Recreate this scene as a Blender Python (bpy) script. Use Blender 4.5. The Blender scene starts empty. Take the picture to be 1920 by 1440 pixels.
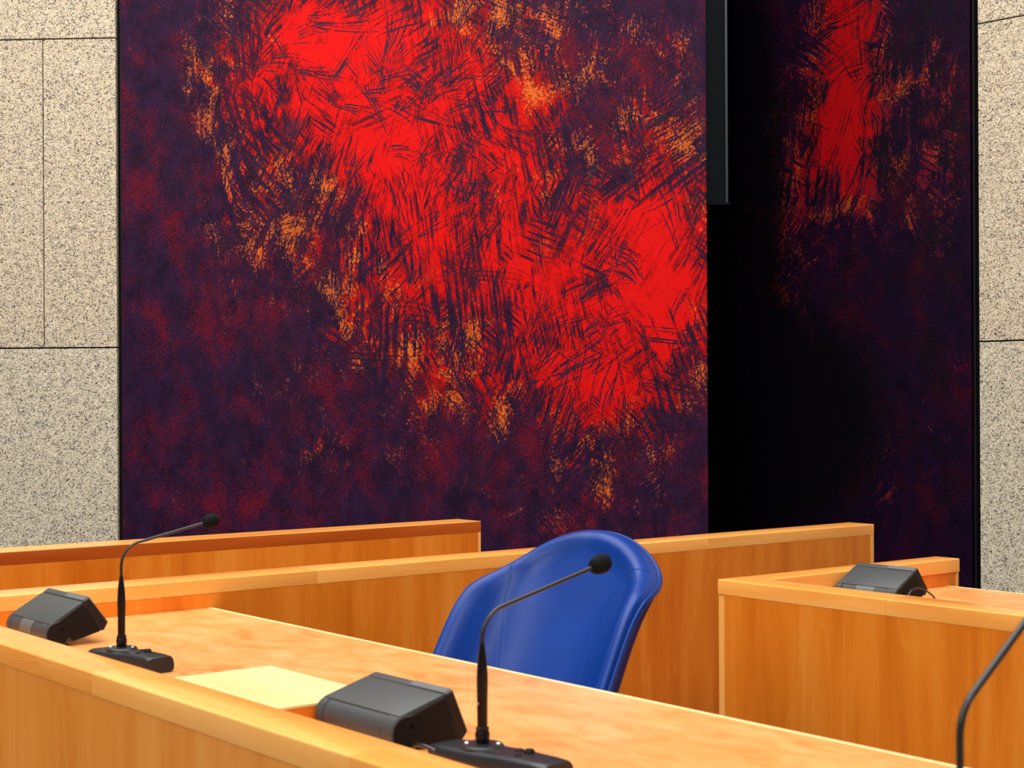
import bpy, bmesh, math, random
from mathutils import Vector, Matrix
scene = bpy.context.scene
COL = scene.collection
R = math.radians
random.seed(7)

# ---------------------------------------------------------------- camera
EYE = 1.33
F_PX = 2958.0
cam_data = bpy.data.cameras.new('camera')
cam = bpy.data.objects.new('camera', cam_data)
COL.objects.link(cam)
roll = 0.0052
c_, s_ = math.cos(roll), math.sin(roll)
cam.matrix_world = Matrix(((c_, s_, 0, 0), (0, 0, -1, 0), (-s_, c_, 0, EYE), (0, 0, 0, 1)))
cam_data.sensor_width = 36.0
cam_data.lens = 36.0 * F_PX / 1920.0
cam_data.shift_y = 30.0 / 1920.0
cam_data.clip_start = 0.05
cam_data.dof.use_dof = True
cam_data.dof.focus_distance = 7.8
cam_data.dof.aperture_fstop = 10.0
scene.camera = cam

# ---------------------------------------------------------------- world, light, exposure
world = bpy.data.worlds.new('hall_daylight')
scene.world = world
world.use_nodes = True
bg = world.node_tree.nodes['Background']
bg.inputs['Color'].default_value = (1.0, 0.97, 0.93, 1)
bg.inputs['Strength'].default_value = 0.22


def area_light(name, loc, target, sx, sy, power, color):
    l = bpy.data.lights.new(name, 'AREA')
    l.shape = 'RECTANGLE'
    l.size, l.size_y = sx, sy
    l.energy = power
    l.color = color
    o = bpy.data.objects.new(name, l)
    COL.objects.link(o)
    o.location = loc
    o.rotation_euler = (Vector(target) - Vector(loc)).to_track_quat('-Z', 'Y').to_euler()
    return o


area_light('skylight_over_benches', (-1.2, 4.4, 7.5), (-1.1, 4.5, 0.7), 8.0, 7.0, 1250, (1.0, 0.95, 0.88))
area_light('skylight_front_left', (-4.5, -1.5, 6.0), (0.3, 6.5, 1.2), 4.0, 4.0, 430, (1.0, 0.95, 0.88))
area_light('skylight_front_right', (2.5, -2.0, 6.5), (0.3, 5.5, 1.0), 3.0, 3.0, 300, (1.0, 0.95, 0.88))

vs = scene.view_settings
vs.view_transform = 'Standard'
vs.look = 'None'
vs.gamma = 1.0
vs.use_curve_mapping = False
vs.exposure = -0.32


# ---------------------------------------------------------------- node helper
class NT:
    def __init__(self, name):
        m = bpy.data.materials.new(name)
        m.use_nodes = True
        self.m = m
        self.t = m.node_tree
        self.bsdf = self.t.nodes['Principled BSDF']

    def n(self, kind, **props):
        nd = self.t.nodes.new(kind)
        for k, v in props.items():
            setattr(nd, k, v)
        return nd

    def put(self, sock, v):
        if isinstance(v, bpy.types.NodeSocket):
            self.t.links.new(v, sock)
        elif isinstance(v, (tuple, list)) and len(v) == 3 and sock.type == 'RGBA':
            sock.default_value = (*v, 1)
        else:
            sock.default_value = v

    def math(self, op, a, b=0.0, c=0.0, clamp=False):
        nd = self.n('ShaderNodeMath', operation=op, use_clamp=clamp)
        self.put(nd.inputs[0], a)
        self.put(nd.inputs[1], b)
        self.put(nd.inputs[2], c)
        return nd.outputs[0]

    def coord(self):
        return self.n('ShaderNodeTexCoord').outputs['Object']

    def mapping(self, vec, scale=(1, 1, 1), loc=(0, 0, 0), rot=(0, 0, 0)):
        nd = self.n('ShaderNodeMapping')
        self.put(nd.inputs['Vector'], vec)
        nd.inputs['Scale'].default_value = scale
        nd.inputs['Location'].default_value = loc
        nd.inputs['Rotation'].default_value = rot
        return nd.outputs[0]

    def noise(self, vec, scale, detail=4, rough=0.5, dist=0.0, color=False):
        nd = self.n('ShaderNodeTexNoise')
        self.put(nd.inputs['Vector'], vec)
        nd.inputs['Scale'].default_value = scale
        nd.inputs['Detail'].default_value = detail
        nd.inputs['Roughness'].default_value = rough
        nd.inputs['Distortion'].default_value = dist
        return nd.outputs['Color' if color else 'Fac']

    def voronoi(self, vec, scale, out='Color', rnd=1.0):
        nd = self.n('ShaderNodeTexVoronoi')
        self.put(nd.inputs['Vector'], vec)
        nd.inputs['Scale'].default_value = scale
        nd.inputs['Randomness'].default_value = rnd
        return nd.outputs[out]

    def ramp(self, fac, stops, interp='LINEAR'):
        nd = self.n('ShaderNodeValToRGB')
        nd.color_ramp.interpolation = interp
        els = nd.color_ramp.elements
        while len(els) < len(stops):
            els.new(0.5)
        for e, (p, col) in zip(els, stops):
            e.position = p
            e.color = (*col, 1) if len(col) == 3 else col
        self.put(nd.inputs[0], fac)
        return nd.outputs[0]

    def mix(self, fac, a, b, blend='MIX'):
        nd = self.n('ShaderNodeMix', data_type='RGBA', blend_type=blend)
        self.put(nd.inputs[0], fac)
        self.put(nd.inputs[6], a)
        self.put(nd.inputs[7], b)
        return nd.outputs[2]

    def step(self, v, lo, hi):
        nd = self.n('ShaderNodeMapRange', interpolation_type='SMOOTHSTEP')
        self.put(nd.inputs[0], v)
        self.put(nd.inputs[1], lo)
        self.put(nd.inputs[2], hi)
        return nd.outputs[0]

    def bump(self, h, strength, dist=0.002):
        nd = self.n('ShaderNodeBump')
        nd.inputs['Strength'].default_value = strength
        nd.inputs['Distance'].default_value = dist
        self.put(nd.inputs['Height'], h)
        self.t.links.new(nd.outputs[0], self.bsdf.inputs['Normal'])

    def out(self, color, rough=0.5, spec=0.5, coat=0.0, metal=0.0):
        self.put(self.bsdf.inputs['Base Color'], color)
        self.put(self.bsdf.inputs['Roughness'], rough)
        self.put(self.bsdf.inputs['Specular IOR Level'], spec)
        self.put(self.bsdf.inputs['Coat Weight'], coat)
        self.put(self.bsdf.inputs['Metallic'], metal)
        self.bsdf.inputs['Coat Roughness'].default_value = 0.15
        return self.m


def srgb(r, g, b):
    f = lambda v: (v / 255 / 12.92) if v <= 10 else ((v / 255 + 0.055) / 1.055) ** 2.4
    return (f(r), f(g), f(b))


# ---------------------------------------------------------------- materials
def wood(name, base, dark, pale, axis, rough=0.34, coat=0.06):
    """veneer whose grain runs along the local axis 0, 1 or 2"""
    t = NT(name)
    co = t.coord()
    rnd = t.n('ShaderNodeObjectInfo').outputs['Random']
    off = t.n('ShaderNodeCombineXYZ')
    t.put(off.inputs[0], t.math('MULTIPLY', rnd, 7.0))
    t.put(off.inputs[1], t.math('MULTIPLY', rnd, 3.0))
    add = t.n('ShaderNodeVectorMath', operation='ADD')
    t.put(add.inputs[0], co)
    t.put(add.inputs[1], off.outputs[0])
    v = add.outputs[0]
    fine = [140.0] * 3
    fine[axis] = 2.5
    wide = [9.0] * 3
    wide[axis] = 0.9
    fig = [8.0] * 3
    fig[axis] = 0.8
    a = t.noise(t.mapping(v, fine), 1.0, 3, 0.6)
    b = t.noise(t.mapping(v, wide), 1.0, 3, 0.55, 0.4)
    # cathedral figure: contour lines of a slow stretched noise
    c = t.noise(t.mapping(v, fig), 1.0, 1, 0.4)
    rings = t.math('FRACT', t.math('MULTIPLY', c, 9.0))
    line = t.math('ABSOLUTE', t.math('SUBTRACT', rings, 0.5))
    line = t.step(line, 0.42, 0.5)
    col = t.ramp(b, [(0.3, dark), (0.52, base), (0.75, pale)])
    col = t.mix(t.math('MULTIPLY', t.step(a, 0.5, 0.75), 0.28), col, dark)
    col = t.mix(t.math('MULTIPLY', line, 0.26), col, pale)
    tone = t.math('ADD', 0.96, t.math('MULTIPLY', rnd, 0.08))
    hsv = t.n('ShaderNodeHueSaturation')
    t.put(hsv.inputs['Value'], tone)
    t.put(hsv.inputs['Color'], col)
    # tiny pale scratches
    sc = t.noise(t.mapping(v, (60, 60, 60)), 1.0, 2, 0.5)
    col = t.mix(t.math('MULTIPLY', t.step(sc, 0.74, 0.80), 0.35), hsv.outputs[0], pale)
    t.bump(a, 0.05, 0.001)
    return t.out(col, rough, 0.22, coat)


W_BASE, W_DARK, W_PALE = (0.78, 0.215, 0.016), (0.64, 0.150, 0.008), (0.86, 0.30, 0.040)
M = {}
M['panel'] = wood('cherry_veneer_upright', W_BASE, W_DARK, W_PALE, 2)
M['panel_lit'] = wood('cherry_veneer_upright_lit', (0.84, 0.31, 0.050), (0.76, 0.245, 0.033), (0.89, 0.38, 0.080), 2)  # panel veneer with brighter foreground light mixed into its colour
R_BASE, R_DARK, R_PALE = (0.92, 0.40, 0.085), (0.82, 0.30, 0.05), (0.97, 0.50, 0.14)
M['rim_b'] = wood('pear_wood_rail_across', R_BASE, R_DARK, R_PALE, 0, 0.28, 0.40)
M['rim_a'] = wood('pear_wood_rail_along', R_BASE, R_DARK, R_PALE, 1, 0.28, 0.40)
M['band_v'] = wood('pear_wood_edge_upright', R_BASE, R_DARK, R_PALE, 2)
M['rim_red'] = wood('reddish_cherry_rail', (0.44, 0.078, 0.007), (0.34, 0.055, 0.004), (0.50, 0.11, 0.014), 0)
M['cream_wood'] = wood('pale_cream_wood', (0.86, 0.66, 0.32), (0.80, 0.58, 0.26), (0.90, 0.73, 0.40), 1, 0.35, 0.2)


def desktop_mat():
    t = NT('mottled_burl_desktop')
    co = t.coord()
    a = t.noise(t.mapping(co, (14, 7, 7)), 1.0, 6, 0.6, 0.6)
    b = t.noise(t.mapping(co, (4, 3, 3), (3, 1, 0)), 1.0, 4, 0.55, 0.3)
    s = t.math('ADD', t.math('MULTIPLY', a, 0.65), t.math('MULTIPLY', b, 0.35))
    col = t.ramp(s, [(0.33, (0.66, 0.20, 0.045)), (0.46, (0.76, 0.31, 0.085)), (0.58, (0.82, 0.39, 0.135)), (0.75, (0.86, 0.47, 0.20))])
    fl = t.noise(t.mapping(co, (90, 45, 60)), 1.0, 3, 0.6)
    col = t.mix(t.math('MULTIPLY', t.step(fl, 0.55, 0.72), 0.22), col, (0.66, 0.20, 0.04))
    # ring left by a wet glass
    sep = t.n('ShaderNodeSeparateXYZ')
    t.put(sep.inputs[0], co)
    du = t.math('SUBTRACT', sep.outputs[0], 1.622 - 1.75)
    dv = t.math('SUBTRACT', sep.outputs[1], 3.170 - 2.5)
    r = t.math('SQRT', t.math('ADD', t.math('MULTIPLY', du, du), t.math('MULTIPLY', dv, dv)))
    r = t.math('ADD', r, t.math('MULTIPLY', t.math('SUBTRACT', a, 0.5), 0.012))
    ring = t.math('SUBTRACT', 1.0, t.step(t.math('ABSOLUTE', t.math('SUBTRACT', r, 0.040)), 0.002, 0.011))
    inside = t.math('SUBTRACT', 1.0, t.step(r, 0.030, 0.046))
    col = t.mix(t.math('MULTIPLY', ring, 0.65), col, (0.72, 0.14, 0.03))
    col = t.mix(t.math('MULTIPLY', inside, 0.25), col, (0.75, 0.20, 0.05))
    t.bump(fl, 0.04, 0.001)
    return t.out(col, 0.36, 0.45, 0.2)


M['desktop'] = desktop_mat()


def granite(name, tint):
    t = NT(name)
    co = t.coord()
    warp = t.noise(co, 60, 2, 0.5, 0, True)
    v = t.mix(0.012, co, warp, 'ADD')
    v1 = t.voronoi(t.mapping(v, (1, 1, 1.25), (0, 0, 0), (0, R(18), 0)), 185)
    sep = t.n('ShaderNodeSeparateColor')
    t.put(sep.inputs[0], v1)
    big = t.noise(co, 26, 3, 0.6)
    f = t.math('ADD', sep.outputs[0], t.math('MULTIPLY', t.math('SUBTRACT', big, 0.5), 0.60))
    col = t.ramp(f, [(0.05, (0.07, 0.065, 0.065)), (0.16, (0.22, 0.20, 0.19)), (0.30, (0.47, 0.42, 0.34)),
                     (0.55, (0.62, 0.55, 0.42)), (0.85, (0.74, 0.67, 0.53)), (1.0, (0.85, 0.80, 0.70))])
    hue = t.ramp(sep.outputs[1], [(0.0, (1.0, 0.93, 0.84)), (0.5, (1, 1, 1)), (0.85, (0.93, 0.98, 1.0)), (1.0, (1.05, 0.86, 0.66))])
    col = t.mix(1.0, col, hue, 'MULTIPLY')
    col = t.mix(1.0, col, tint, 'MULTIPLY')
    # rusty weathering spots
    st = t.noise(t.mapping(co, (3, 3, 2)), 1.0, 3, 0.6)
    col = t.mix(t.math('MULTIPLY', t.step(st, 0.68, 0.80), 0.35), col, (0.50, 0.30, 0.10))
    t.bump(f, 0.15, 0.002)
    return t.out(col, 0.7, 0.3)


M['granite_warm'] = granite('granite_warm', (0.93, 0.90, 0.86))
M['granite_grey'] = granite('granite_grey', (0.92, 0.93, 0.92))


def flat(name, col, rough=0.5, spec=0.5, coat=0.0, metal=0.0, grain=0.0, gscale=300):
    t = NT(name)
    if grain:
        nz = t.noise(t.coord(), gscale, 3, 0.6)
        lo = tuple(c * (1 - grain) for c in col)
        hi = tuple(min(1, c * (1 + grain)) for c in col)
        c = t.ramp(nz, [(0.3, lo), (0.7, hi)])
        t.bump(nz, 0.12, 0.0006)
    else:
        c = col
    return t.out(c, rough, spec, coat, metal)


M['mortar'] = flat('dark_joint', (0.02, 0.018, 0.016), 0.9, 0.1, grain=0.2, gscale=80)
M['felt'] = flat('black_felt', (0.004, 0.004, 0.005), 0.95, 0.05, grain=0.2, gscale=60)
M['casing'] = flat('dark_teal_metal', (0.002, 0.006, 0.009), 0.6, 0.12, grain=0.1)
M['frame'] = flat('black_frame', (0.006, 0.006, 0.008), 0.6, 0.3, grain=0.15)
M['plastic'] = flat('charcoal_plastic', (0.050, 0.057, 0.062), 0.45, 0.4, grain=0.12, gscale=500)
M['plastic_dark'] = flat('black_brown_plastic', (0.007, 0.0045, 0.0055), 0.55, 0.2, grain=0.15, gscale=500)
M['cheek'] = flat('dark_brown_plastic', (0.013, 0.009, 0.010), 0.5, 0.25, grain=0.15, gscale=500)
M['plastic_pale'] = flat('pale_grey_plastic', (0.11, 0.125, 0.13), 0.40, 0.5, grain=0.08, gscale=400)
M['mic_body'] = flat('satin_black', (0.011, 0.014, 0.019), 0.36, 0.45, grain=0.1, gscale=500)
M['mic_stem'] = flat('gloss_black', (0.0025, 0.002, 0.003), 0.28, 0.35, grain=0.1, gscale=400)
M['goose'] = flat('grey_black_gooseneck', (0.014, 0.015, 0.017), 0.34, 0.45)
M['foam'] = flat('black_foam', (0.004, 0.0045, 0.0065), 0.85, 0.15, grain=0.45, gscale=700)
M['chrome'] = flat('chrome_screw', (0.75, 0.75, 0.75), 0.2, 0.5, 0, 1.0, grain=0.05)
M['white_print'] = flat('white_print', (0.55, 0.55, 0.55), 0.5, 0.4, grain=0.05)
M['cable'] = flat('black_cable', (0.015, 0.015, 0.018), 0.28, 0.6, grain=0.1)
M['carpet'] = flat('blue_grey_carpet', (0.05, 0.06, 0.09), 0.95, 0.1, grain=0.4, gscale=120)
M['steel'] = flat('brushed_aluminium', (0.5, 0.5, 0.52), 0.3, 0.5, 0, 1.0, grain=0.1)


def leather(name, col, rough=0.36, spec=0.24):
    t = NT(name)
    co = t.coord()
    a = t.noise(co, 9, 3, 0.5)
    b = t.voronoi(co, 420, 'Distance')
    c = t.ramp(a, [(0.3, tuple(x * 0.88 for x in col)), (0.7, tuple(min(1, x * 1.12) for x in col))])
    t.bump(b, 0.10, 0.0008)
    return t.out(c, rough, spec, 0.0)


M['blue'] = leather('royal_blue_leather', (0.0015, 0.033, 0.225))
M['blue_dark'] = leather('blue_leather_shell', (0.002, 0.026, 0.18), 0.55, 0.06)
M['thread'] = flat('blue_thread', (0.05, 0.12, 0.40), 0.6, 0.4, grain=0.1)
M['seam'] = flat('seam_groove', (0.006, 0.035, 0.20), 0.6, 0.3, grain=0.1)


def painting(name, blobs, shade_blacks, violet, crimson, hot, amber, seed):
    """oil paint on canvas: violet ground, red glow, orange flecks, dry hatched brushwork"""
    t = NT(name)
    co = t.mapping(t.coord(), (1, 1, 1), (seed, seed * 0.37, 0))
    raw = t.n('ShaderNodeSeparateXYZ')
    t.put(raw.inputs[0], t.coord())
    u, v = raw.outputs[0], raw.outputs[2]
    flatv = t.n('ShaderNodeCombineXYZ')
    sp = t.n('ShaderNodeSeparateXYZ')
    t.put(sp.inputs[0], co)
    t.put(flatv.inputs[0], sp.outputs[0])
    t.put(flatv.inputs[1], sp.outputs[2])
    p = flatv.outputs[0]

    def field(items):
        tot = 0.0
        for (bu, bv, ru, rv, amp) in items:
            a = t.math('DIVIDE', t.math('SUBTRACT', u, bu), ru)
            b = t.math('DIVIDE', t.math('SUBTRACT', v, bv), rv)
            d = t.math('ADD', t.math('MULTIPLY', a, a), t.math('MULTIPLY', b, b))
            g = t.math('MULTIPLY', t.math('EXPONENT', t.math('MULTIPLY', d, -1.0)), amp * 0.88)
            tot = t.math('ADD', tot, g)
        return tot

    red = field(blobs)
    # dry hatching: patches of bristle marks, every patch with its own direction
    hatch = None
    for k, (cells, width, length) in enumerate(((2.0, 60, 3.2), (3.4, 85, 5.0), (1.3, 42, 2.4))):
        q = t.mapping(p, (1, 1, 1), (k * 3.3 + 1.7, k * 1.9, 0))
        wq = t.mix(0.22, q, t.noise(q, 5.0, 4, 0.65, 0, True), 'ADD')
        vor = t.n('ShaderNodeTexVoronoi', voronoi_dimensions='2D')
        t.put(vor.inputs['Vector'], wq)
        vor.inputs['Scale'].default_value = cells
        cc = t.n('ShaderNodeSeparateColor')
        t.put(cc.inputs[0], vor.outputs['Color'])
        loc = t.n('ShaderNodeVectorMath', operation='SUBTRACT')
        t.put(loc.inputs[0], q)
        t.put(loc.inputs[1], vor.outputs['Position'])
        ang = t.math('MULTIPLY', t.math('SUBTRACT', cc.outputs[0], 0.5), 2.4)
        rot = t.n('ShaderNodeVectorRotate', rotation_type='Z_AXIS')
        t.put(rot.inputs['Vector'], loc.outputs[0])
        t.put(rot.inputs['Angle'], ang)
        sh = t.n('ShaderNodeVectorMath', operation='ADD')
        t.put(sh.inputs[0], t.mapping(rot.outputs[0], (width, length, 1)))
        off = t.n('ShaderNodeVectorMath', operation='SCALE')
        t.put(off.inputs[0], vor.outputs['Color'])
        off.inputs['Scale'].default_value = 53.0
        t.put(sh.inputs[1], off.outputs[0])
        st = t.noise(sh.outputs[0], 1.0, 4, 0.66, 0.15)
        load = t.noise(q, 2.3, 4, 0.65)
        st = t.math('MULTIPLY', t.step(st, 0.46, 0.62), t.step(load, 0.40, 0.58))
        hatch = st if hatch is None else t.math('MAXIMUM', hatch, st)
    cloud = t.noise(t.mapping(p, (2.2, 1.5, 1)), 1.0, 6, 0.64, 0.4)
    mid = t.noise(t.mapping(p, (12, 7, 1)), 1.0, 6, 0.70, 0.2)
    grain = t.noise(t.mapping(p, (120, 85, 1)), 1.0, 3, 0.75)
    val = t.math('ADD', red, t.math('MULTIPLY', t.math('SUBTRACT', cloud, 0.5), 1.0))
    val = t.math('ADD', val, t.math('MULTIPLY', t.math('SUBTRACT', mid, 0.5), 1.05))
    val = t.math('ADD', val, t.math('MULTIPLY', t.math('SUBTRACT', grain, 0.5), 1.05))
    base_val = val
    val = t.math('SUBTRACT', val, t.math('MULTIPLY', hatch, 0.62))
    vio2 = tuple(c * 0.45 for c in violet)
    ground = t.ramp(mid, [(0.35, vio2), (0.62, violet)])
    # crimson worn through the violet
    wear = t.noise(t.mapping(p, (4.2, 3.0, 1), (4.4, 7.7, 0)), 1.0, 6, 0.68, 0.3)
    wear = t.math('ADD', wear, t.math('MULTIPLY', t.math('SUBTRACT', grain, 0.5), 1.15))
    ground = t.mix(t.math('MULTIPLY', t.step(wear, 0.50, 0.70), 0.80), ground, crimson)
    col = t.ramp(val, [(0.16, (0.03, 0.003, 0.012)), (0.34, (0.13, 0.005, 0.012)), (0.50, tuple(c * 0.55 for c in hot)), (0.72, hot)])
    col = t.mix(t.step(val, 0.14, 0.40), ground, col)
    # orange scumble where red meets violet
    edge = t.math('SUBTRACT', 1.0, t.step(t.math('ABSOLUTE', t.math('SUBTRACT', t.math('ADD', red, t.math('MULTIPLY', t.math('SUBTRACT', cloud, 0.5), 0.8)), 0.40)), 0.05, 0.45))
    patch = t.noise(t.mapping(p, (6.0, 3.6, 1), (2.2, 5.1, 0)), 1.0, 5, 0.64, 0.3)
    fleck = t.noise(t.mapping(p, (85, 60, 1), (9, 4, 0)), 1.0, 3, 0.75)
    o = t.math('ADD', t.math('MULTIPLY', patch, 1.0), t.math('MULTIPLY', fleck, 0.8))
    o = t.math('ADD', o, t.math('MULTIPLY', edge, 0.17))
    o = t.math('SUBTRACT', o, t.math('MULTIPLY', hatch, 0.18))
    om = t.step(o, 1.06, 1.22)
    om = t.math('MULTIPLY', om, t.step(base_val, 0.05, 0.40))
    ocol = t.ramp(fleck, [(0.38, tuple(c * 0.7 for c in amber)), (0.62, amber)])
    col = t.mix(om, col, ocol)
    if shade_blacks:
        blk = field(shade_blacks)
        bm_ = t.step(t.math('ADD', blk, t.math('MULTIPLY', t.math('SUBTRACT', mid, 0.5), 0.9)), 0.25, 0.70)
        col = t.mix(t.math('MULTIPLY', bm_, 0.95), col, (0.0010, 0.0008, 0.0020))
    t.bump(t.math('ADD', t.math('MULTIPLY', grain, 0.6), t.math('MULTIPLY', hatch, 0.3)), 0.30, 0.003)
    return t.out(col, 0.55, 0.07)


def bristle_paint(name, col):
    """stiff paint dragged dry: breaks up into grains over the canvas weave"""
    t = NT(name)
    co = t.coord()
    g = t.noise(t.mapping(co, (110, 110, 80)), 1.0, 3, 0.75)
    g2 = t.noise(t.mapping(co, (9, 9, 7)), 1.0, 4, 0.65)
    a = t.step(t.math('ADD', t.math('MULTIPLY', g, 0.6), t.math('MULTIPLY', g2, 0.8)), 0.62, 0.74)
    tr = t.n('ShaderNodeBsdfTransparent')
    mx = t.n('ShaderNodeMixShader')
    t.put(mx.inputs[0], a)
    t.t.links.new(tr.outputs[0], mx.inputs[1])
    t.t.links.new(t.bsdf.outputs[0], mx.inputs[2])
    t.t.links.new(mx.outputs[0], t.t.nodes['Material Output'].inputs['Surface'])
    return t.out(t.ramp(g2, [(0.3, tuple(c * 0.5 for c in col)), (0.7, col)]), 0.5, 0.15)


# ---------------------------------------------------------------- object helpers
def tag(o, label=None, cat=None, group=None, kind=None):
    for k, v in (('label', label), ('category', cat), ('group', group), ('kind', kind)):
        if v:
            o[k] = v
    return o


def empty(name, loc, rz=0.0, label=None, cat=None, group=None):
    o = bpy.data.objects.new(name, None)
    o.empty_display_size = 0.1
    COL.objects.link(o)
    o.location = loc
    o.rotation_euler = (0, 0, rz)
    return tag(o, label, cat, group)


def obj(name, bm, mat, parent=None, smooth=False, angle=40):
    me = bpy.data.meshes.new(name)
    bmesh.ops.recalc_face_normals(bm, faces=bm.faces)
    bm.to_mesh(me)
    bm.free()
    me.materials.append(mat)
    if smooth:
        for p in me.polygons:
            p.use_smooth = True
        try:
            me.set_sharp_from_angle(angle=R(angle))
        except Exception:
            pass
    o = bpy.data.objects.new(name, me)
    COL.objects.link(o)
    if parent:
        o.parent = parent
    return o


def add_box(bm, lo, hi, bevel=0.0, seg=2):
    vs_ = [bm.verts.new((x, y, z)) for x in (lo[0], hi[0]) for y in (lo[1], hi[1]) for z in (lo[2], hi[2])]
    fs = [(0, 1, 3, 2), (4, 6, 7, 5), (0, 4, 5, 1), (2, 3, 7, 6), (0, 2, 6, 4), (1, 5, 7, 3)]
    faces = [bm.faces.new([vs_[i] for i in f]) for f in fs]
    if bevel:
        edges = list({e for f in faces for e in f.edges})
        bmesh.ops.bevel(bm, geom=edges, offset=bevel, segments=seg, profile=0.6, affect='EDGES')
    return bm


def box(lo, hi, bevel=0.0, seg=2):
    return add_box(bmesh.new(), lo, hi, bevel, seg)


def rail_box(lo, hi, axis, bevel):
    """box whose edges along one axis are rounded, so butted lengths meet without a groove"""
    bm = box(lo, hi)
    ed = [e for e in bm.edges if abs((e.verts[0].co - e.verts[1].co)[axis]) > 1e-6 and min(v.co.z for v in e.verts) > hi[2] - 1e-5]
    bmesh.ops.bevel(bm, geom=ed, offset=bevel, segments=3, profile=0.5, affect='EDGES')
    return bm


def sub(p, o):
    return (p[0] - o[0], p[1] - o[1], p[2] - o[2])


def add_prism(bm, pts, a0, a1, bevel=0.0, seg=3):
    """polygon in (x,z) extruded along y"""
    v0 = [bm.verts.new((x, a0, z)) for x, z in pts]
    v1 = [bm.verts.new((x, a1, z)) for x, z in pts]
    n = len(pts)
    fs = [bm.faces.new(v0), bm.faces.new(v1[::-1])]
    for i in range(n):
        fs.append(bm.faces.new((v0[i], v1[i], v1[(i + 1) % n], v0[(i + 1) % n])))
    if bevel:
        edges = list({e for f in fs for e in f.edges})
        bmesh.ops.bevel(bm, geom=edges, offset=bevel, segments=seg, profile=0.5, affect='EDGES', clamp_overlap=True)
    return bm


def add_sweep(bm, pts, radii, n=16, caps=True):
    """tube along a 3-D path with a radius per point"""
    pts = [Vector(p) for p in pts]
    rings = []
    prev = None
    for i, p in enumerate(pts):
        t = (pts[min(i + 1, len(pts) - 1)] - pts[max(i - 1, 0)]).normalized()
        if prev is None:
            ref = Vector((0, 1, 0)) if abs(t.y) < 0.9 else Vector((1, 0, 0))
            a = (ref - t * ref.dot(t)).normalized()
        else:
            a = (prev - t * prev.dot(t)).normalized()
        prev = a
        b = t.cross(a)
        r = radii[i] if isinstance(radii, (list, tuple)) else radii
        rings.append([bm.verts.new(p + a * r * math.cos(2 * math.pi * k / n) + b * r * math.sin(2 * math.pi * k / n)) for k in range(n)])
    for r0, r1 in zip(rings, rings[1:]):
        for k in range(n):
            bm.faces.new((r0[k], r0[(k + 1) % n], r1[(k + 1) % n], r1[k]))
    if caps:
        bm.faces.new(rings[0][::-1])
        bm.faces.new(rings[-1])
    return bm


def add_lathe(bm, prof, n=28, at=(0, 0, 0)):
    """profile of (radius, z) turned about the vertical"""
    return add_sweep(bm, [(at[0], at[1], at[2] + z) for r, z in prof], [max(r, 1e-4) for r, z in prof], n)


def copy_tree(o, parent=None):
    c = o.copy()
    COL.objects.link(c)
    if parent:
        c.parent = parent
    for ch in list(o.children):
        copy_tree(ch, c)
    return c


# furniture grid: local x runs along the long partitions, local y along the desks
ROT = math.atan2(0.620, 0.784)


def grid(b, a, z=0.0):
    return (b * math.cos(ROT) - a * math.sin(ROT), b * math.sin(ROT) + a * math.cos(ROT), z)


# ---------------------------------------------------------------- setting: floor, granite walls, recess
tag(obj('floor', box((-9, -4, -0.2), (9, 13, 0.0)), M['carpet']), kind='structure')

WALL_TILT = math.atan(0.057)
Z_ROWS = [(-0.0, 1.621), (1.625, 3.286), (3.290, 4.95)]


def stone_wall(name, origin, rz, length, columns, sign, rows_mat):
    """backing slab with stone slabs standing proud of it; sign = direction the slabs run along local x"""
    w = obj(name, box((0, 0.035, 0), (length, 0.20, 4.95)) if sign > 0 else box((-length, 0.035, 0), (0, 0.20, 4.95)), M['mortar'])
    w.location = origin
    w.rotation_euler = (0, 0, rz)
    tag(w, kind='structure')
    for (z0, z1), cols, mats in zip(Z_ROWS, columns, rows_mat):
        for x0, x1 in zip(cols, cols[1:]):
            lo, hi = (x0 + 0.003, x1 - 0.003) if sign > 0 else (-x1 + 0.003, -x0 - (0.003 if x0 else 0.006))
            s = obj('stone_slab', box((lo, 0.0, z0 + 0.002), (hi, 0.034, z1 - 0.002), 0.0015, 1), M[mats], w)
    return w


# left wall: its right edge beside the painting
LW = (-2.117, 8.481, 0)
stone_wall('wall_left', LW, -WALL_TILT, 4.2,
           [[0, 1.25, 2.7, 4.2], [0, 0.404, 1.7, 3.0, 4.2], [0, 1.25, 2.7, 4.2]], -1,
           ['granite_grey', 'granite_warm', 'granite_warm'])
RW = (2.449, 8.27, 0)
stone_wall('wall_right', RW, R(-45), 3.6, [[0, 1.3, 2.4, 3.6], [0, 1.3, 2.4, 3.6], [0, 1.3, 2.4, 3.6]], 1,
           ['granite_grey', 'granite_warm', 'granite_warm'])

# recess behind the two canvases, closed in to stay dark
tag(obj('wall_back', box((-2.2, 10.4, 0), (3.6, 10.5, 4.95)), M['felt']), kind='structure')
bm = box((0.90, 8.46, 0), (0.98, 10.4, 4.95))
tag(obj('recess_side_blocker_1', bm, M['felt']), kind='structure')  # unseen side added to close the gap to light
tag(obj('recess_top_blocker', box((-2.2, 8.75, 4.95), (3.9, 10.5, 5.05)), M['felt']), kind='structure')  # unseen soffit added to stop overhead light entering the gap

# casing in the upper part of the gap
t_ = empty('ceiling_casing', (1.17, 8.95, 2.42), 0, 'dark metal casing hanging in the black gap between the two canvases', 'casing')
obj('casing_body', box((-0.10, -0.08, 0.012), (0.042, 0.12, 2.53), 0.004), M['casing'], t_)
obj('corner_strip', box((0.034, -0.094, 0.012), (0.050, -0.081, 2.53), 0.002), flat('teal_strip', (0.010, 0.022, 0.028), 0.4, 0.5, grain=0.1), t_)
obj('bottom_plate', box((-0.11, -0.10, 0.0), (0.065, 0.13, 0.011), 0.001), M['casing'], t_)


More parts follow.
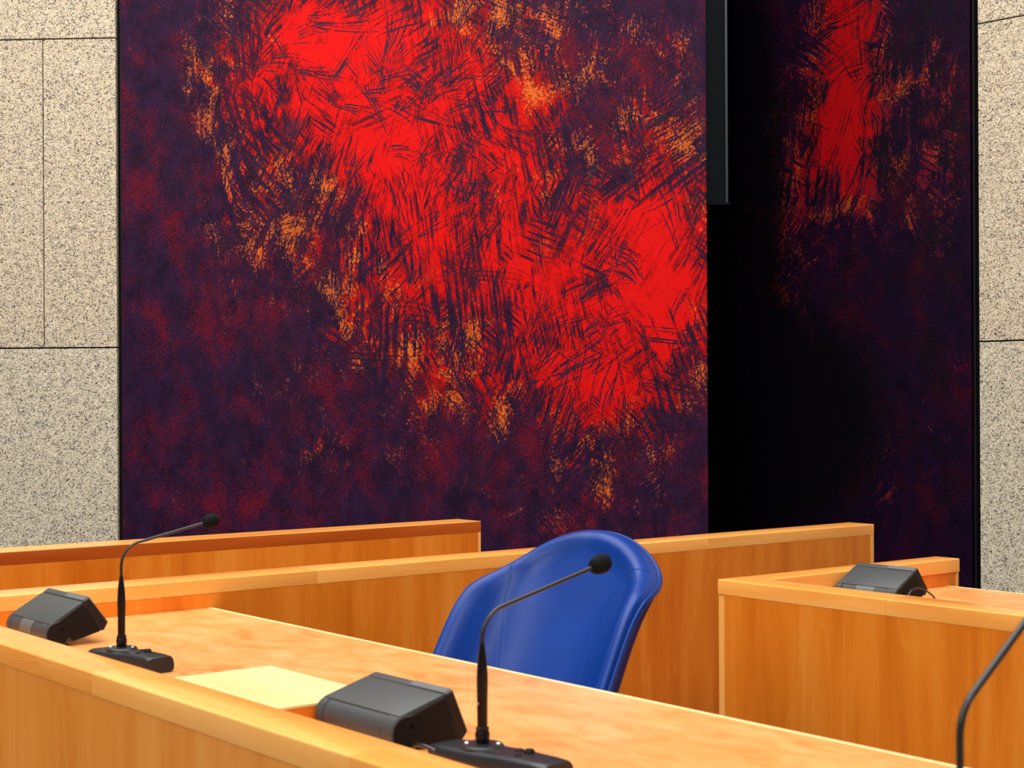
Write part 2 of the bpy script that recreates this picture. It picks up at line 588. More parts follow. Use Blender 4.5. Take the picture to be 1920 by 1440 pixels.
# ---------------------------------------------------------------- paintings
def px_uv(px, py):
    return ((px - 228) / 353.0, EYE + (752 - py) * 0.00284)


def blob(px, py, rx, ry, amp):
    u, v = px_uv(px, py)
    return (u, v - 0.15, rx / 353.0, ry / 353.0, amp)


BL = [blob(640, 60, 210, 190, 0.85), blob(730, 240, 210, 190, 0.70), blob(1260, 450, 130, 210, 0.85), blob(1110, 570, 190, 170, 0.62),
      blob(930, 340, 240, 160, 0.50), blob(1010, 90, 170, 150, 0.42), blob(790, 520, 230, 150, 0.52), blob(900, 690, 280, 120, 0.38),
      blob(450, 260, 120, 260, 0.26), blob(1180, 740, 190, 110, 0.42), blob(560, 860, 420, 90, 0.16), blob(1080, 930, 170, 110, 0.26), blob(1240, 120, 90, 160, 0.20)]
M['canvas_big'] = painting('oil_paint_red_violet', BL, [], (0.023, 0.008, 0.037), (0.15, 0.004, 0.014), (0.64, 0.004, 0.004), (0.68, 0.14, 0.018), 0.0)
W_BIG = 3.13
t_ = empty('abstract_painting', (LW[0] + 0.022, LW[1] - 0.001, 0.15), -WALL_TILT,
           'huge abstract red and violet canvas between the left stone wall and the black gap', 'painting')
cv = box((0, 0, 0), (W_BIG, 0.03, 4.78), 0.004)
c0 = obj('canvas', cv, M['canvas_big'], t_)
c0.location = (0, 0, 0)
obj('stretcher_frame', box((-0.016, 0.031, 0), (W_BIG - 0.004, 0.10, 4.78), 0.003), M['frame'], t_)



def brushwork(parent, fields, count, w, h, seed, mat, lean):
    """bundles of dragged bristle marks, a millimetre proud of the canvas"""
    rg = random.Random(seed)
    bm = bmesh.new()

    def strength(u, v):
        return sum(a * math.exp(-((u - bu) / ru) ** 2 - ((v - bv) / rv) ** 2) for bu, bv, ru, rv, a in fields)

    made = 0
    while made < count:
        u, v = rg.uniform(w[0], w[1]), rg.uniform(h[0], h[1])
        if rg.random() > 0.15 + strength(u, v) * 0.8:
            continue
        made += 1
        ang = rg.gauss(lean, 0.65)
        L = rg.uniform(0.18, 0.62)
        nb = rg.randint(4, 12)
        fan = rg.choice((0.0, 0.03, 0.07, 0.10))
        gap = rg.uniform(0.006, 0.020)
        curve = rg.gauss(0, 0.35)
        for b in range(nb):
            k = b - nb / 2
            a = ang + k * fan
            x = u + math.cos(ang) * k * gap * (0.35 if fan else 1.0) + rg.gauss(0, 0.004)
            z = v - math.sin(ang) * k * gap * (0.35 if fan else 1.0) + rg.gauss(0, 0.012)
            l = L * rg.uniform(0.5, 1.0)
            width = rg.uniform(0.0016, 0.0045)
            n = 9
            start = rg.uniform(0, 0.25)
            depth = -0.0006 - 0.0004 * rg.random()
            prev = None
            for i in range(n + 1):
                f = start + (1 - start) * i / n
                aa = a + curve * (f - 0.5)
                px_ = x + math.sin(aa) * l * f + rg.gauss(0, 0.0012)
                pz_ = z + math.cos(aa) * l * f
                if not (w[0] + 0.01 < px_ < w[1] - 0.01 and h[0] < pz_ < h[1]):
                    prev = None
                    continue
                ww = width * (0.35 + 0.65 * math.sin(math.pi * min(1, 0.1 + 0.9 * i / n))) * rg.uniform(0.6, 1.2)
                nx, nz = math.cos(aa) * ww, -math.sin(aa) * ww
                cur = (bm.verts.new((px_ - nx, depth, pz_ - nz)), bm.verts.new((px_ + nx, depth, pz_ + nz)))
                if prev and rg.random() < 0.93:
                    bm.faces.new((prev[0], prev[1], cur[1], cur[0]))
                prev = cur
    bmesh.ops.delete(bm, geom=[x for x in bm.verts if not x.link_faces], context='VERTS')
    o = obj('brushwork', bm, mat, parent)
    o['kind'] = 'stuff'
    return o


brushwork(t_, BL, 210, (0.01, W_BIG - 0.01), (0.3, 3.5), 11, bristle_paint('violet_bristle_paint', (0.030, 0.006, 0.030)), 0.45)

# right canvas: recedes behind the left one
def rp(px, py):
    # position along the right canvas measured from its right edge
    k = (px - 960) / F_PX
    s = (2.43 - k * 8.33) / (1 + k)
    return (-s * math.sqrt(2), 0.15)


def rblob(px, py, rx, ry, amp):
    x, _ = rp(px, py)
    x2, _ = rp(px + rx, py)
    k = (px - 960) / F_PX
    s = (2.43 - k * 8.33) / (1 + k)
    z = EYE + (748 - py) * (8.33 + s) / F_PX
    return (x, z - 0.15, abs(x2 - x), ry * (8.33 + s) / F_PX, amp)


BR = [rblob(1600, 20, 60, 230, 1.15), rblob(1595, 240, 75, 110, 0.70), rblob(1740, 220, 60, 200, 0.28), rblob(1560, 330, 110, 130, 0.35),
      rblob(1460, 200, 70, 200, 0.25), rblob(1790, 420, 40, 200, 0.16), rblob(1480, 520, 110, 130, 0.22), rblob(1640, 640, 150, 90, 0.14),
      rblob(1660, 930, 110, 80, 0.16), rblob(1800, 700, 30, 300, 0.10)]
BK_SHADE = [rblob(1400, 500, 50, 900, 0.9), rblob(1450, 250, 60, 300, 0.45), rblob(1470, 800, 110, 240, 0.8), rblob(1690, 330, 50, 90, 0.5), rblob(1590, 780, 130, 220, 0.65), rblob(1700, 520, 60, 60, 0.4)]  # black paint, with shade painted in at the left and below
M['canvas_side'] = painting('oil_paint_red_shaded', BR, BK_SHADE, (0.008, 0.0015, 0.016), (0.035, 0.0015, 0.006), (0.30, 0.001, 0.003), (0.34, 0.05, 0.006), 5.3)  # all paints darkened so the colour carries the recess shade
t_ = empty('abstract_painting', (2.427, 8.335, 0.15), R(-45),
           'abstract canvas painted dark with shade, in the recess beside the right stone wall, red glow at its top', 'painting')
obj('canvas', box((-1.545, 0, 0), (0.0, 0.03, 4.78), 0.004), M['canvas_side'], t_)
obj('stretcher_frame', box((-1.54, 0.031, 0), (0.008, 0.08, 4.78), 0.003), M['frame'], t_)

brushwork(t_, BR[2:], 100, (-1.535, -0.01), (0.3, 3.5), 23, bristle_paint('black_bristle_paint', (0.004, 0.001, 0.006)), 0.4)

# ---------------------------------------------------------------- benches
DESK, LEDGE, RIM = 0.730, 0.814, 0.042


def part_box(parent, name, lo, hi, mat, o, bevel=0.002):
    """box part in grid coordinates; its mesh is relative to the thing's base o"""
    if 'rail' in name and name != 'rail_capping':
        axis = 1 if mat == 'rim_a' else 0
        return obj(name, rail_box(sub(lo, o), sub(hi, o), axis, 0.004), M[mat], parent, True, 50)
    return obj(name, box(sub(lo, o), sub(hi, o), bevel), M[mat], parent)


# long partition behind the chair
o = (2.9, 4.21, 0)
t_ = empty('bench_partition', grid(*o), ROT, 'long wooden bench partition with a pale rail running behind the blue chair', 'partition')
part_box(t_, 'panel', (0.4, 4.1506, 0), (5.148, 4.277, LEDGE - RIM), 'panel', o)
part_box(t_, 'top_rail', (0.4, 4.150, LEDGE - RIM), (2.52, 4.282, LEDGE), 'rim_b', o, 0.002)
part_box(t_, 'top_rail', (2.5205, 4.150, LEDGE - RIM), (4.21, 4.282, LEDGE), 'rim_b', o, 0.002)
part_box(t_, 'top_rail', (4.2105, 4.150, LEDGE - RIM), (5.168, 4.282, LEDGE), 'rim_b', o, 0.002)
part_box(t_, 'edge_band', (5.1485, 4.150, 0), (5.168, 4.282, LEDGE - RIM), 'band_v', o)

# partition further back on the left
o = (2.4, 5.45, 0)
t_ = empty('bench_partition', grid(*o), ROT, 'rearmost wooden partition with a dark reddish rail below the violet canvas', 'partition')
part_box(t_, 'panel', (0.6, 5.3656, 0), (4.056, 5.525, LEDGE - 0.046), 'panel', o)
part_box(t_, 'top_rail', (0.6, 5.365, LEDGE - 0.046), (4.07, 5.53, LEDGE - 0.004), 'rim_red', o, 0.002)
part_box(t_, 'rail_capping', (0.6, 5.365, LEDGE - 0.004), (4.07, 5.53, LEDGE), 'rim_b', o, 0.001)
part_box(t_, 'edge_band', (4.0565, 5.365, 0), (4.07, 5.53, LEDGE - 0.046), 'band_v', o)

# front desk
o = (1.75, 2.5, 0)
DO = o
A0, A1 = -0.6, 4.149
t_ = empty('bench_desk', grid(*o), ROT, 'nearest wooden bench desk with mottled orange top, in front of the blue chair', 'desk')
part_box(t_, 'desktop', (1.327, A0, DESK - 0.028), (2.150, A1, DESK), 'desktop', o, 0.001)
part_box(t_, 'edge_strip', (2.1502, A0, DESK - 0.028), (2.164, A1, DESK + 0.0005), 'cream_wood', o, 0.0015)
part_box(t_, 'front_panel', (1.2368, A0, 0), (1.326, A1, LEDGE - RIM), 'panel_lit', o)
joints = [A0, 0.9, 1.95, 2.86, 3.12, 3.62, A1]
for j0, j1 in zip(joints, joints[1:]):
    part_box(t_, 'front_rail', (1.236, j0, LEDGE - RIM), (1.336, j1, LEDGE), 'rim_a', o, 0.0012)
part_box(t_, 'divider_box', (1.3365, 2.480, DESK + 0.0005), (1.640, 2.888, 0.774), 'panel', o, 0.001)
part_box(t_, 'divider_lid', (1.3365, 2.479, 0.774), (1.642, 2.890, 0.780), 'cream_wood', o, 0.0015)  # lid in a paler cream tone than the box sides
for y in (0.3, 1.9, 3.6):
    part_box(t_, 'support_panel', (1.327, y, 0), (2.05, y + 0.03, DESK - 0.028), 'panel', o)

# right desk
RT, RD = 0.778, 0.688
o = (4.0, 2.6, 0)
t_ = empty('bench_desk', grid(*o), ROT, 'wooden corner desk at right with raised pale rails around its top', 'desk')
part_box(t_, 'front_panel', (3.4886, 1.2, 0), (3.596, 3.374, RT - 0.045), 'panel', o)
part_box(t_, 'edge_band', (3.490, 3.3745, 0), (3.60, 3.399, RT - 0.045), 'band_v', o)
part_box(t_, 'front_rail', (3.488, 2.763, RT - 0.045), (3.604, 3.399, RT), 'rim_a', o, 0.0022)
part_box(t_, 'front_rail', (3.488, 1.2, RT - 0.045), (3.604, 2.7625, RT), 'rim_a', o, 0.0022)
part_box(t_, 'side_panel', (3.601, 3.303, 0), (4.548, 3.394, RT - 0.045), 'panel', o)
part_box(t_, 'side_rail', (3.6045, 3.297, RT - 0.045), (4.562, 3.399, RT), 'rim_b', o, 0.003)
part_box(t_, 'edge_band', (4.5485, 3.299, 0), (4.561, 3.398, RT - 0.045), 'band_v', o)
part_box(t_, 'desktop', (3.597, 1.2, RD - 0.028), (4.50, 3.3025, RD), 'desktop', o, 0.001)
part_box(t_, 'edge_strip', (4.5002, 1.2, RD - 0.028), (4.512, 3.3025, RD + 0.0003), 'cream_wood', o, 0.001)
part_box(t_, 'support_panel', (3.597, 2.0, 0), (4.4, 2.03, RD - 0.028), 'panel', o)


# ---------------------------------------------------------------- desk speakers (tilting wedge units)
def rot2(p, ang):
    c, s = math.cos(ang), math.sin(ang)
    return (p[0] * c - p[1] * s, p[0] * s + p[1] * c)


CR = 0.032


def speaker(pos, length, tilt, label, rz=0.0, barrel=True):
    """pos: grid position of the near end on the desk, under the hinge axis; body runs along +y"""
    t = empty('desk_speaker', grid(*pos), ROT + rz, label, 'speaker', 'wedge speakers on the bench desks')
    T = lambda pts: [(rot2(p, tilt)[0], rot2(p, tilt)[1] + CR) for p in pts]
    shell = T([(-0.014, 0.031), (0.080, 0.058), (0.108, -0.030), (0.030, -0.031), (0.0, -0.005)])
    obj('back_shell', add_prism(bmesh.new(), shell, 0.0, length, 0.0025), M['plastic'], t, True, 30)
    bez = T([(0.0805, 0.0585), (0.100, 0.064), (0.133, -0.014), (0.118, -0.030), (0.1085, -0.030)])
    obj('front_bezel', add_prism(bmesh.new(), bez, -0.0008, length + 0.0008, 0.004), M['plastic'], t, True, 30)
    # grille on the sitter's side
    g0, g1 = Vector((0.1005, 0.058)), Vector((0.1320, -0.008))
    n = Vector((g1.y - g0.y, -(g1.x - g0.x))).normalized() * -0.0022
    gr = T([(g0.x, g0.y), (g1.x, g1.y), (g1.x + n.x, g1.y + n.y), (g0.x + n.x, g0.y + n.y)])
    obj('grille', add_prism(bmesh.new(), gr, 0.015, length - 0.015), M['plastic_dark'], t)
    # end cheek, darker
    chk = T([(-0.004, 0.024), (0.079, 0.052), (0.1065, -0.027), (0.034, -0.029), (0.014, 0.004)])
    obj('side_cheek', add_prism(bmesh.new(), chk, -0.003, 0.0, 0.001, 1), M['plastic_dark'], t)
    bzc = T([(0.083, 0.056), (0.098, 0.059), (0.128, -0.013), (0.1165, -0.0275), (0.110, -0.0275)])
    obj('bezel_cheek', add_prism(bmesh.new(), bzc, -0.003, -0.0009, 0.0008, 1), M['cheek'], t)
    # hinge barrel and its end caps
    bm = bmesh.new()
    add_sweep(bm, [(0, 0.034, CR), (0, 0.036, CR), (0, length - 0.024, CR), (0, length - 0.022, CR)], [CR - 0.003, CR - 0.001, CR - 0.001, CR - 0.003], 32)
    obj('hinge_barrel', bm, M['plastic'], t, True)
    for y0, y1 in ((-0.002, 0.0325), (length - 0.0205, length + 0.002)):
        bm = bmesh.new()
        add_sweep(bm, [(0, y0, CR), (0, y0 + 0.002, CR), (0, y1 - 0.001, CR), (0, y1, CR)], [CR - 0.003, CR, CR, CR - 0.002], 32)
        cap = obj('end_cap', bm, M['plastic'], t, True)
        if y0 < 0:
            bm = bmesh.new()
            add_sweep(bm, [(0, y0 - 0.0016, CR), (0, y0 - 0.0002, CR)], CR - 0.004, 32)
            obj('end_disc', bm, M['plastic_dark'], cap)
            bm = bmesh.new()
            add_sweep(bm, [(0.010, -0.0045, CR + 0.012), (0.010, -0.0030, CR + 0.012)], 0.0035, 12)
            obj('screw_hole', bm, M['felt'], cap)
    obj('foot', box((-0.022, 0.004, 0), (0.028, length - 0.004, 0.006), 0.001), M['plastic_dark'], t)
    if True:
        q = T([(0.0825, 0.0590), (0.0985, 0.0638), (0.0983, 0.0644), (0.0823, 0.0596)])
        obj('strip_pale_patch', add_prism(bmesh.new(), q, 0.004, length * 0.46), M['plastic_pale'], t)  # thin paler grey patch along part of the top strip
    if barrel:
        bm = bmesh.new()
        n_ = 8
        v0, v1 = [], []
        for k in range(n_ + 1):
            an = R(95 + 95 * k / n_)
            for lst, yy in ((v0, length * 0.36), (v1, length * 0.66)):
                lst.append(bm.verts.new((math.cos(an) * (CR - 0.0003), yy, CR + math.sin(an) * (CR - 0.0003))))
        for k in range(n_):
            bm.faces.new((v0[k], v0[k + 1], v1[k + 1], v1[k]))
        obj('barrel_pale_patch', bm, M['plastic_pale'], t, True)  # paler grey patch round part of the hinge barrel
    return t


speaker((1.525, 2.225, DESK), 0.243, 0.0, 'grey wedge speaker on the front desk beside the nearest full microphone', barrel=False)
speaker((1.521, 3.722, DESK), 0.254, R(14), 'grey wedge speaker at the far left end of the front desk')
sp3 = speaker((3.925, 3.05, RD), 0.232, R(13), 'grey wedge speaker with a black cable loop on the right corner desk')
bm = bmesh.new()
pth = [(-0.04, -0.055, 0.004), (-0.036, -0.052, 0.035), (-0.010, -0.050, 0.060), (0.030, -0.052, 0.062), (0.075, -0.056, 0.040), (0.105, -0.06, 0.012), (0.13, -0.065, 0.004)]


def spline(pts, n=8):
    pts = [Vector(p) for p in pts]
    P = [pts[0]] + pts + [pts[-1]]
    out = []
    for i in range(1, len(P) - 2):
        for k in range(n):
            t = k / n
            a, b, c, d = P[i - 1], P[i], P[i + 1], P[i + 2]
            out.append(0.5 * ((2 * b) + (c - a) * t + (2 * a - 5 * b + 4 * c - d) * t * t + (3 * b - a - 3 * c + d) * t ** 3))
    out.append(pts[-1])
    return out


obj('cable', add_sweep(bm, spline(pth), 0.0028, 10), M['cable'], sp3, True)


# ---------------------------------------------------------------- gooseneck microphones
def microphone(pos, rz, label, elev, bend_z, reach, shaft_top=0.205, az=0.0, neck_r=0.0034, print_side=200):
    """pos: grid position of the stem on the desk; local +x points to the sitter, the base runs along -y"""
    t = empty('gooseneck_microphone', grid(*pos), ROT, label, 'microphone', 'gooseneck microphones on the front desk')
    # base: lofted body, thin rounded tail (+y), blunt control end (-y)
    st = [(0.120, 0.012, 0.010, 0.016), (0.114, 0.025, 0.007, 0.021), (0.097, 0.036, 0.004, 0.026), (0.060, 0.043, 0.001, 0.030),
          (0.020, 0.045, 0.000, 0.032), (-0.030, 0.044, 0.000, 0.034), (-0.080, 0.040, 0.000, 0.037), (-0.150, 0.037, 0.000, 0.038), (-0.176, 0.036, 0.000, 0.037), (-0.181, 0.034, 0.001, 0.035)]
    bm = bmesh.new()
    rings = []
    for y, hw, z0, z1 in st:
        ring = []
        n = 28
        for k in range(n):
            an = 2 * math.pi * k / n
            cx_, sz = math.cos(an), math.sin(an)
            ex = 0.42
            xx = math.copysign(abs(cx_) ** ex, cx_) * hw
            zz = math.copysign(abs(sz) ** ex, sz)
            mid, half = (z0 + z1) / 2, (z1 - z0) / 2
            slope = 1.0 - 0.10 * max(0, zz)
            ring.append(bm.verts.new((xx * slope, y, mid + zz * half)))
        rings.append(ring)
    for r0, r1 in zip(rings, rings[1:]):
        for k in range(28):
            bm.faces.new((r0[k], r1[k], r1[(k + 1) % 28], r0[(k + 1) % 28]))
    bm.faces.new(rings[0])
    bm.faces.new(rings[-1][::-1])
    b = obj('base', bm, M['mic_body'], t, True, 50)
    b.rotation_euler = (0, 0, rz)
    # flange with two chrome screws, control buttons
    bm = bmesh.new()
    add_lathe(bm, [(0.036, 0.029), (0.036, 0.0345), (0.033, 0.0375), (0.020, 0.0385)], 32)
    fl = obj('flange', bm, M['mic_body'], b, True)
    for sy in (-1, 1):
        an = R(-52) + rz
        bm = bmesh.new()
        add_lathe(bm, [(0.0042, 0.0365), (0.0042, 0.0388), (0.0028, 0.0400), (0.0005, 0.0403)], 12, (0.0262 * math.cos(an) * sy, 0.0262 * math.sin(an) * sy, 0))
        obj('screw', bm, M['chrome'], b, True)
    for (bx, by, br, bh) in ((0.012, -0.078, 0.007, 0.0042), (0.010, -0.104, 0.009, 0.008), (-0.014, -0.104, 0.006, 0.004)):
        bm = bmesh.new()
        add_lathe(bm, [(br, 0.032), (br, 0.036 + bh * 0.6), (br * 0.7, 0.036 + bh), (0.0005, 0.036 + bh)], 14, (bx, by, 0))
        obj('button', bm, M['plastic_dark'], b, True)
    # collar, shaft
    bm = bmesh.new()
    add_lathe(bm, [(0.0095, 0.0375), (0.0115, 0.0415), (0.0122, 0.050), (0.0120, 0.0555), (0.0105, 0.058), (0.0104, 0.0605), (0.0112, 0.061), (0.0112, 0.064), (0.0085, 0.0655)], 28)
    obj('collar', bm, M['mic_stem'], t, True)
    k = shaft_top / 0.205
    bm = bmesh.new()
    add_lathe(bm, [(0.0085, 0.0645), (0.0088, 0.110 * k), (0.0094, 0.135 * k), (0.0092, 0.150 * k), (0.0080, 0.170 * k), (0.0056, 0.190 * k), (0.0036, 0.2035 * k), (0.0030, 0.205 * k)], 28)
    sh = obj('shaft', bm, M['mic_stem'], t, True)
    bm = bmesh.new()
    zz = 0.104 * k
    for dx in (-0.0032, 0.0, 0.0032):
        an = R(print_side) - ROT + dx / 0.0089
        bm2 = Vector((math.cos(an) * 0.0087, math.sin(an) * 0.0087, zz))
        tv = Vector((-math.sin(an), math.cos(an), 0)) * 0.0012
        nv = Vector((math.cos(an), math.sin(an), 0)) * 0.0004
        q = [bm.verts.new(bm2 + nv + tv * a_ + Vector((0, 0, 0.0018 * c2))) for a_, c2 in ((-1, -1), (1, -1), (1, 1), (-1, 1))]
        bm.faces.new(q)
    obj('print_mark', bm, M['white_print'], sh)
    # gooseneck: upright, then an arc, then straight
    e = R(elev)
    rb = 0.055
    pts = [(0, 0, shaft_top - 0.002), (0, 0, (shaft_top + bend_z) / 2), (0, 0, bend_z)]
    turn = math.pi / 2 - e
    N = 14
    for i in range(1, N + 1):
        an = turn * i / N
        pts.append((rb * (1 - math.cos(an)), 0, bend_z + rb * math.sin(an)))
    last = Vector(pts[-1])
    d = Vector((math.cos(e), 0, math.sin(e)))
    for i in range(1, 7):
        pts.append(tuple(last + d * reach * i / 6))
    rot = Matrix.Rotation(az, 3, 'Z')
    pts = [rot @ Vector(p) for p in pts]
    obj('gooseneck', add_sweep(bmesh.new(), pts, neck_r, 16), M['goose'], t, True)
    # foam windscreen
    tip = pts[-1]
    dd = (pts[-1] - pts[-2]).normalized()
    prof = [(-0.004, 0.0055), (-0.0025, 0.0105), (0.003, 0.0142), (0.012, 0.0168), (0.022, 0.0172), (0.030, 0.0150), (0.035, 0.0105), (0.0375, 0.0050), (0.038, 0.0006)]
    obj('windscreen', add_sweep(bmesh.new(), [tip + dd * q for q, r in prof], [r for q, r in prof], 28), M['foam'], t, True, 80)
    return t


microphone((1.541, 3.398, DESK), R(3), 'black gooseneck microphone on the front desk left of the pale divider lid', 12, 0.222, 0.172)
m2 = microphone((1.563, 2.059, DESK), R(3), 'black gooseneck microphone whose head stands out against the blue chair', 14.2, 0.205, 0.208, neck_r=0.0036)
microphone((1.445, 1.045, DESK), R(3), 'nearest gooseneck microphone cut off by the right edge, only its bent black neck in view', 35, 0.230, 0.170, 0.17, neck_r=0.0042)
# cable coiled beside the second microphone's base
bm = bmesh.new()
pth = [(-0.02, 0.175, 0.004), (-0.035, 0.150, 0.012), (-0.045, 0.115, 0.022), (-0.042, 0.085, 0.020), (-0.036, 0.055, 0.010), (-0.05, 0.02, 0.004)]
obj('cable', add_sweep(bm, spline(pth), 0.0035, 10), M['cable'], m2, True)


# ---------------------------------------------------------------- blue chair
CH_PHI, CH_RHO, CH_H = 0.642, 0.5473, 0.648
CX, CY, CZ = 0.2133, 4.0288, EYE - 0.324
BOW = -0.0528
DOME = 0.3814


def sig(x):
    return 1.0 / (1.0 + math.exp(-x))


def half_width(h):
    return 0.2552 + 0.0077 * sig((h - 0.3423) / 0.1174) - 0.0226 * (h - 0.5)


def wing(h):
    return 0.1631 - 0.1765 * sig((h - 0.7454) / 0.0825)


def dome(h):
    if h <= 1 - DOME:
        return 1.0
    q = min(1.0, (h - (1 - DOME)) / DOME)
    return math.sqrt(max(0.0, 1 - q ** 1.8633))


n_vec = Vector((-math.sin(CH_PHI), -math.cos(CH_PHI), 0))
w_vec = Vector((math.cos(CH_PHI), -math.sin(CH_PHI), 0))
H_LOW = -0.08            # the back runs on below the desk edge


def chair_point(sx, h, fwd):
    """sx metres across, h fraction of height, fwd metres toward the sitter"""
    up = CH_H * (h - 1)
    back = BOW * (h - 0.5) ** 2 - fwd
    z = up * math.cos(CH_RHO) - back * math.sin(CH_RHO)
    bk = up * math.sin(CH_RHO) + back * math.cos(CH_RHO)
    v = Vector((CX, CY, 0)) + w_vec * sx - n_vec * bk
    return Vector((v.x, v.y, CZ + z))


# outline of the back, from low left over the top to low right: (h, sign)
hs = [H_LOW + (1 - DOME - H_LOW) * i / 22 for i in range(23)]
hs += [1 - DOME + DOME * math.sin(math.pi / 2 * i / 30) for i in range(1, 31)]
outline = [(-half_width(h) * dome(h), h) for h in hs] + [(half_width(h) * dome(h), h) for h in hs[-2::-1]]
H_MID = 0.62


def inner(sx, h, r):
    """point a fraction r of the way from the spine to the outline"""
    hc = min(h, H_MID)
    return sx * r, hc + (h - hc) * r


def fwd_at(sx, h, w_edge=None):
    """wings curve toward the sitter at the sides"""
    q = min(1.0, abs(sx) / half_width(h))
    return wing(h) * q ** 3.25


def edge_fraction(x, h):
    """0 on the spine, 1 on the outline"""
    if h <= H_MID:
        return min(1.0, abs(x) / (half_width(h) * dome(h)))
    lo, hi = (h - H_MID) / (1 - H_MID), 1.0
    for _ in range(30):
        r = (lo + hi) / 2
        ho = min(1.0, H_MID + (h - H_MID) / max(r, 1e-6))
        if half_width(ho) * dome(ho) * r < abs(x):
            lo = r
        else:
            hi = r
    return hi


RS = [0, .12, .25, .38, .5, .6, .68, .75, .81, .86, .90, .93, .955, .975, .99, 1.0]
ROLL = 0.046


def roll_back(r):
    """how far the cushion falls back toward its edge"""
    q = max(0.0, (r - 0.80) / 0.20)
    return ROLL * (1 - math.sqrt(max(0.0, 1 - q * q)))


def grid_surface(fn, mat, name, parent):
    bm = bmesh.new()
    rows = []
    for (sx, h) in outline:
        row = []
        for r in RS:
            x, hh = inner(sx, h, r)
            w = max(abs(half_width(hh) * dome(hh)), 0.02)
            row.append(bm.verts.new(fn(x, hh, w, r)))
        rows.append(row)
    for a, b in zip(rows, rows[1:]):
        for k in range(len(RS) - 1):
            try:
                bm.faces.new((a[k], a[k + 1], b[k + 1], b[k]))
            except ValueError:
                pass
    bmesh.ops.remove_doubles(bm, verts=bm.verts, dist=1e-5)
    return bm


chair_base = Vector(grid(2.28, 2.93, 0))
chair = empty('desk_chair', chair_base, 0.0, 'royal blue leather swivel chair with stitched back behind the front desk', 'chair')


def bolster(x, h, r=None):
    """padding roll that follows the outline, fullest at the sides"""
    if r is None:
        r = edge_fraction(x, h)
    side = min(1.0, abs(x) / half_width(h))
    return 0.026 * math.exp(-((r - 0.86) / 0.12) ** 2) * (0.25 + 0.75 * side)


def front(x, h, w, r):
    return chair_point(x, h, fwd_at(x, h) + bolster(x, h, r) - roll_back(r))


def back(x, h, w, r):
    return chair_point(x * 0.985, h - 0.022 * r ** 4 * max(0.0, (h - 0.6) / 0.4), fwd_at(x, h, w) * 0.96 - ROLL - 0.034 * (1 - r ** 6) - 0.010)


def chair_part(name, bm, mat, smooth=True, angle=60):
    bmesh.ops.translate(bm, verts=bm.verts, vec=-chair_base)
    return obj(name, bm, mat, chair, smooth, angle)


bk_ = chair_part('backrest', grid_surface(front, None, '', None), M['blue'])
chair_part('back_shell', grid_surface(back, None, '', None), M['blue_dark'])
# two rounds of piping between cushion and shell
for k, off in enumerate((-0.001, 0.009)):
    pts = []
    for (sx, h) in outline:
        w = max(abs(half_width(h) * dome(h)), 0.02)
        pts.append(chair_point(sx * (1.006 - 0.35 * off), h - 0.5 * max(0.0, off) * max(0.0, (h - 0.8) / 0.2), fwd_at(sx, h, w) - ROLL - off))
    chair_part('piping', add_sweep(bmesh.new(), pts, 0.0048, 10), M['blue'])


# seams with a double row of stitches
def seam_line(fn, hs_, name='seam'):
    """fn(h) -> signed fraction of the half width"""
    pts, nor = [], []
    for h in hs_:
        s = fn(h)
        w = half_width(h) * dome(h)
        x = s * w
        pts.append(chair_point(x, h, fwd_at(x, h) + bolster(x, h) - roll_back(edge_fraction(x, h)) + 0.0001))
    return pts


def seam_on(fn, h0, h1, stitches=True):
    N = 40
    hs_ = [h0 + (h1 - h0) * i / N for i in range(N + 1)]
    pts = seam_line(fn, hs_)
    sm = chair_part('seam', add_sweep(bmesh.new(), pts, 0.0009, 6), M['seam'])
    if stitches:
        bm = bmesh.new()
        for side in (-1, 1):
            ns = 64
            for i in range(ns):
                ha = h0 + (h1 - h0) * (i + 0.15) / ns
                hb = h0 + (h1 - h0) * (i + 0.75) / ns
                pp = []
                for h in (ha, hb):
                    w = half_width(h) * dome(h)
                    x = fn(h) * w + side * 0.0055
                    pp.append(chair_point(x, h, fwd_at(x, h) + bolster(x, h) - roll_back(edge_fraction(x, h)) + 0.0004))
                add_sweep(bm, pp, 0.0007, 5)
        st = chair_part('stitching', bm, M['thread'])
        st['kind'] = 'stuff'


seam_on(lambda h: -(0.53 + 0.56 * (h - 0.37)) if h < 0.72 else -(0.726 + 1.5 * (h - 0.72)), 0.02, 0.80)
seam_on(lambda h: 0.36 + 0.33 * max(0.0, (h - 0.60) / 0.2) ** 2, 0.02, 0.80, False)
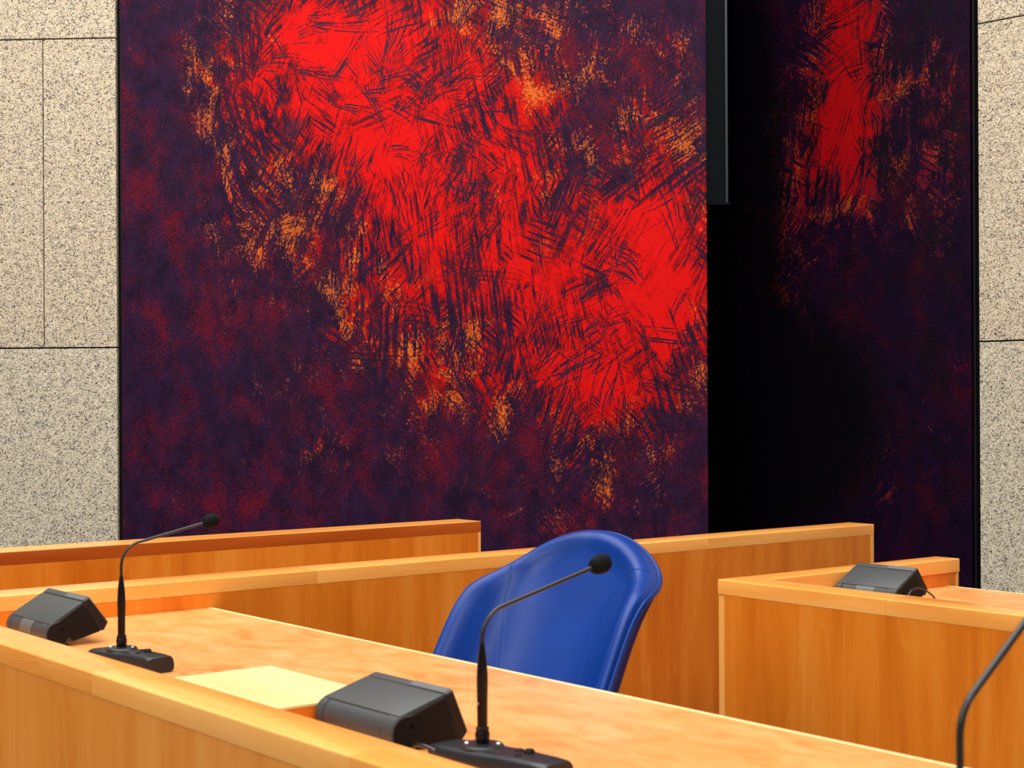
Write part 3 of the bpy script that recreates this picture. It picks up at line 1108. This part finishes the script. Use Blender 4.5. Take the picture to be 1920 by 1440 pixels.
# cross seam on the right bolster
pts = []
for i in range(15):
    s = 0.69 + 0.28 * i / 14
    h = 0.80 + 0.01 * i / 14
    w = half_width(h) * dome(h)
    r = s
    pts.append(chair_point(s * w, h, fwd_at(s * w, h) + bolster(s * w, h) - roll_back(edge_fraction(s * w, h)) + 0.0002))
chair_part('seam', add_sweep(bmesh.new(), pts, 0.0009, 6), M['seam'])

# seat, column, star base (below the desk top)
seat = bmesh.new()
add_box(seat, (-0.24, -0.25, 0.40), (0.24, 0.25, 0.50), 0.04, 4)
rotm = Matrix.Rotation(-CH_PHI, 3, 'Z')
bmesh.ops.rotate(seat, cent=(0, 0, 0), matrix=rotm, verts=seat.verts)
seat_c = Vector((CX, CY, 0)) + n_vec * 0.40
bmesh.ops.translate(seat, verts=seat.verts, vec=seat_c - Vector((chair_base.x, chair_base.y, 0)))
obj('seat', seat, M['blue'], chair, True, 60)
off = seat_c - Vector((chair_base.x, chair_base.y, 0))
# stay between seat and backrest
p_lo = chair_point(0, H_LOW, -0.05) - chair_base
obj('back_stay', add_sweep(bmesh.new(), [off + Vector((0, 0, 0.395)), off - n_vec * 0.20 + Vector((0, 0, 0.39)), Vector((p_lo.x, p_lo.y, p_lo.z - 0.06)), Vector((p_lo.x, p_lo.y, p_lo.z + 0.02))], 0.018, 12), M['steel'], chair, True)
obj('column', add_lathe(bmesh.new(), [(0.028, 0.09), (0.028, 0.25), (0.018, 0.252), (0.018, 0.40)], 20, tuple(off)), M['steel'], chair, True)
for k in range(5):
    an = k * 2 * math.pi / 5 + 0.3
    d = Vector((math.cos(an), math.sin(an), 0))
    leg = obj('base_arm', add_sweep(bmesh.new(), [off + d * 0.02 + Vector((0, 0, 0.11)), off + d * 0.16 + Vector((0, 0, 0.095)), off + d * 0.29 + Vector((0, 0, 0.07))], [0.020, 0.017, 0.012], 10), M['steel'], chair, True)
    c = off + d * 0.29
    side = Vector((-d.y, d.x, 0)) * 0.018
    obj('caster', add_sweep(bmesh.new(), [c - side + Vector((0, 0, 0.029)), c + side + Vector((0, 0, 0.029))], 0.028, 16), M['plastic_dark'], leg, True)
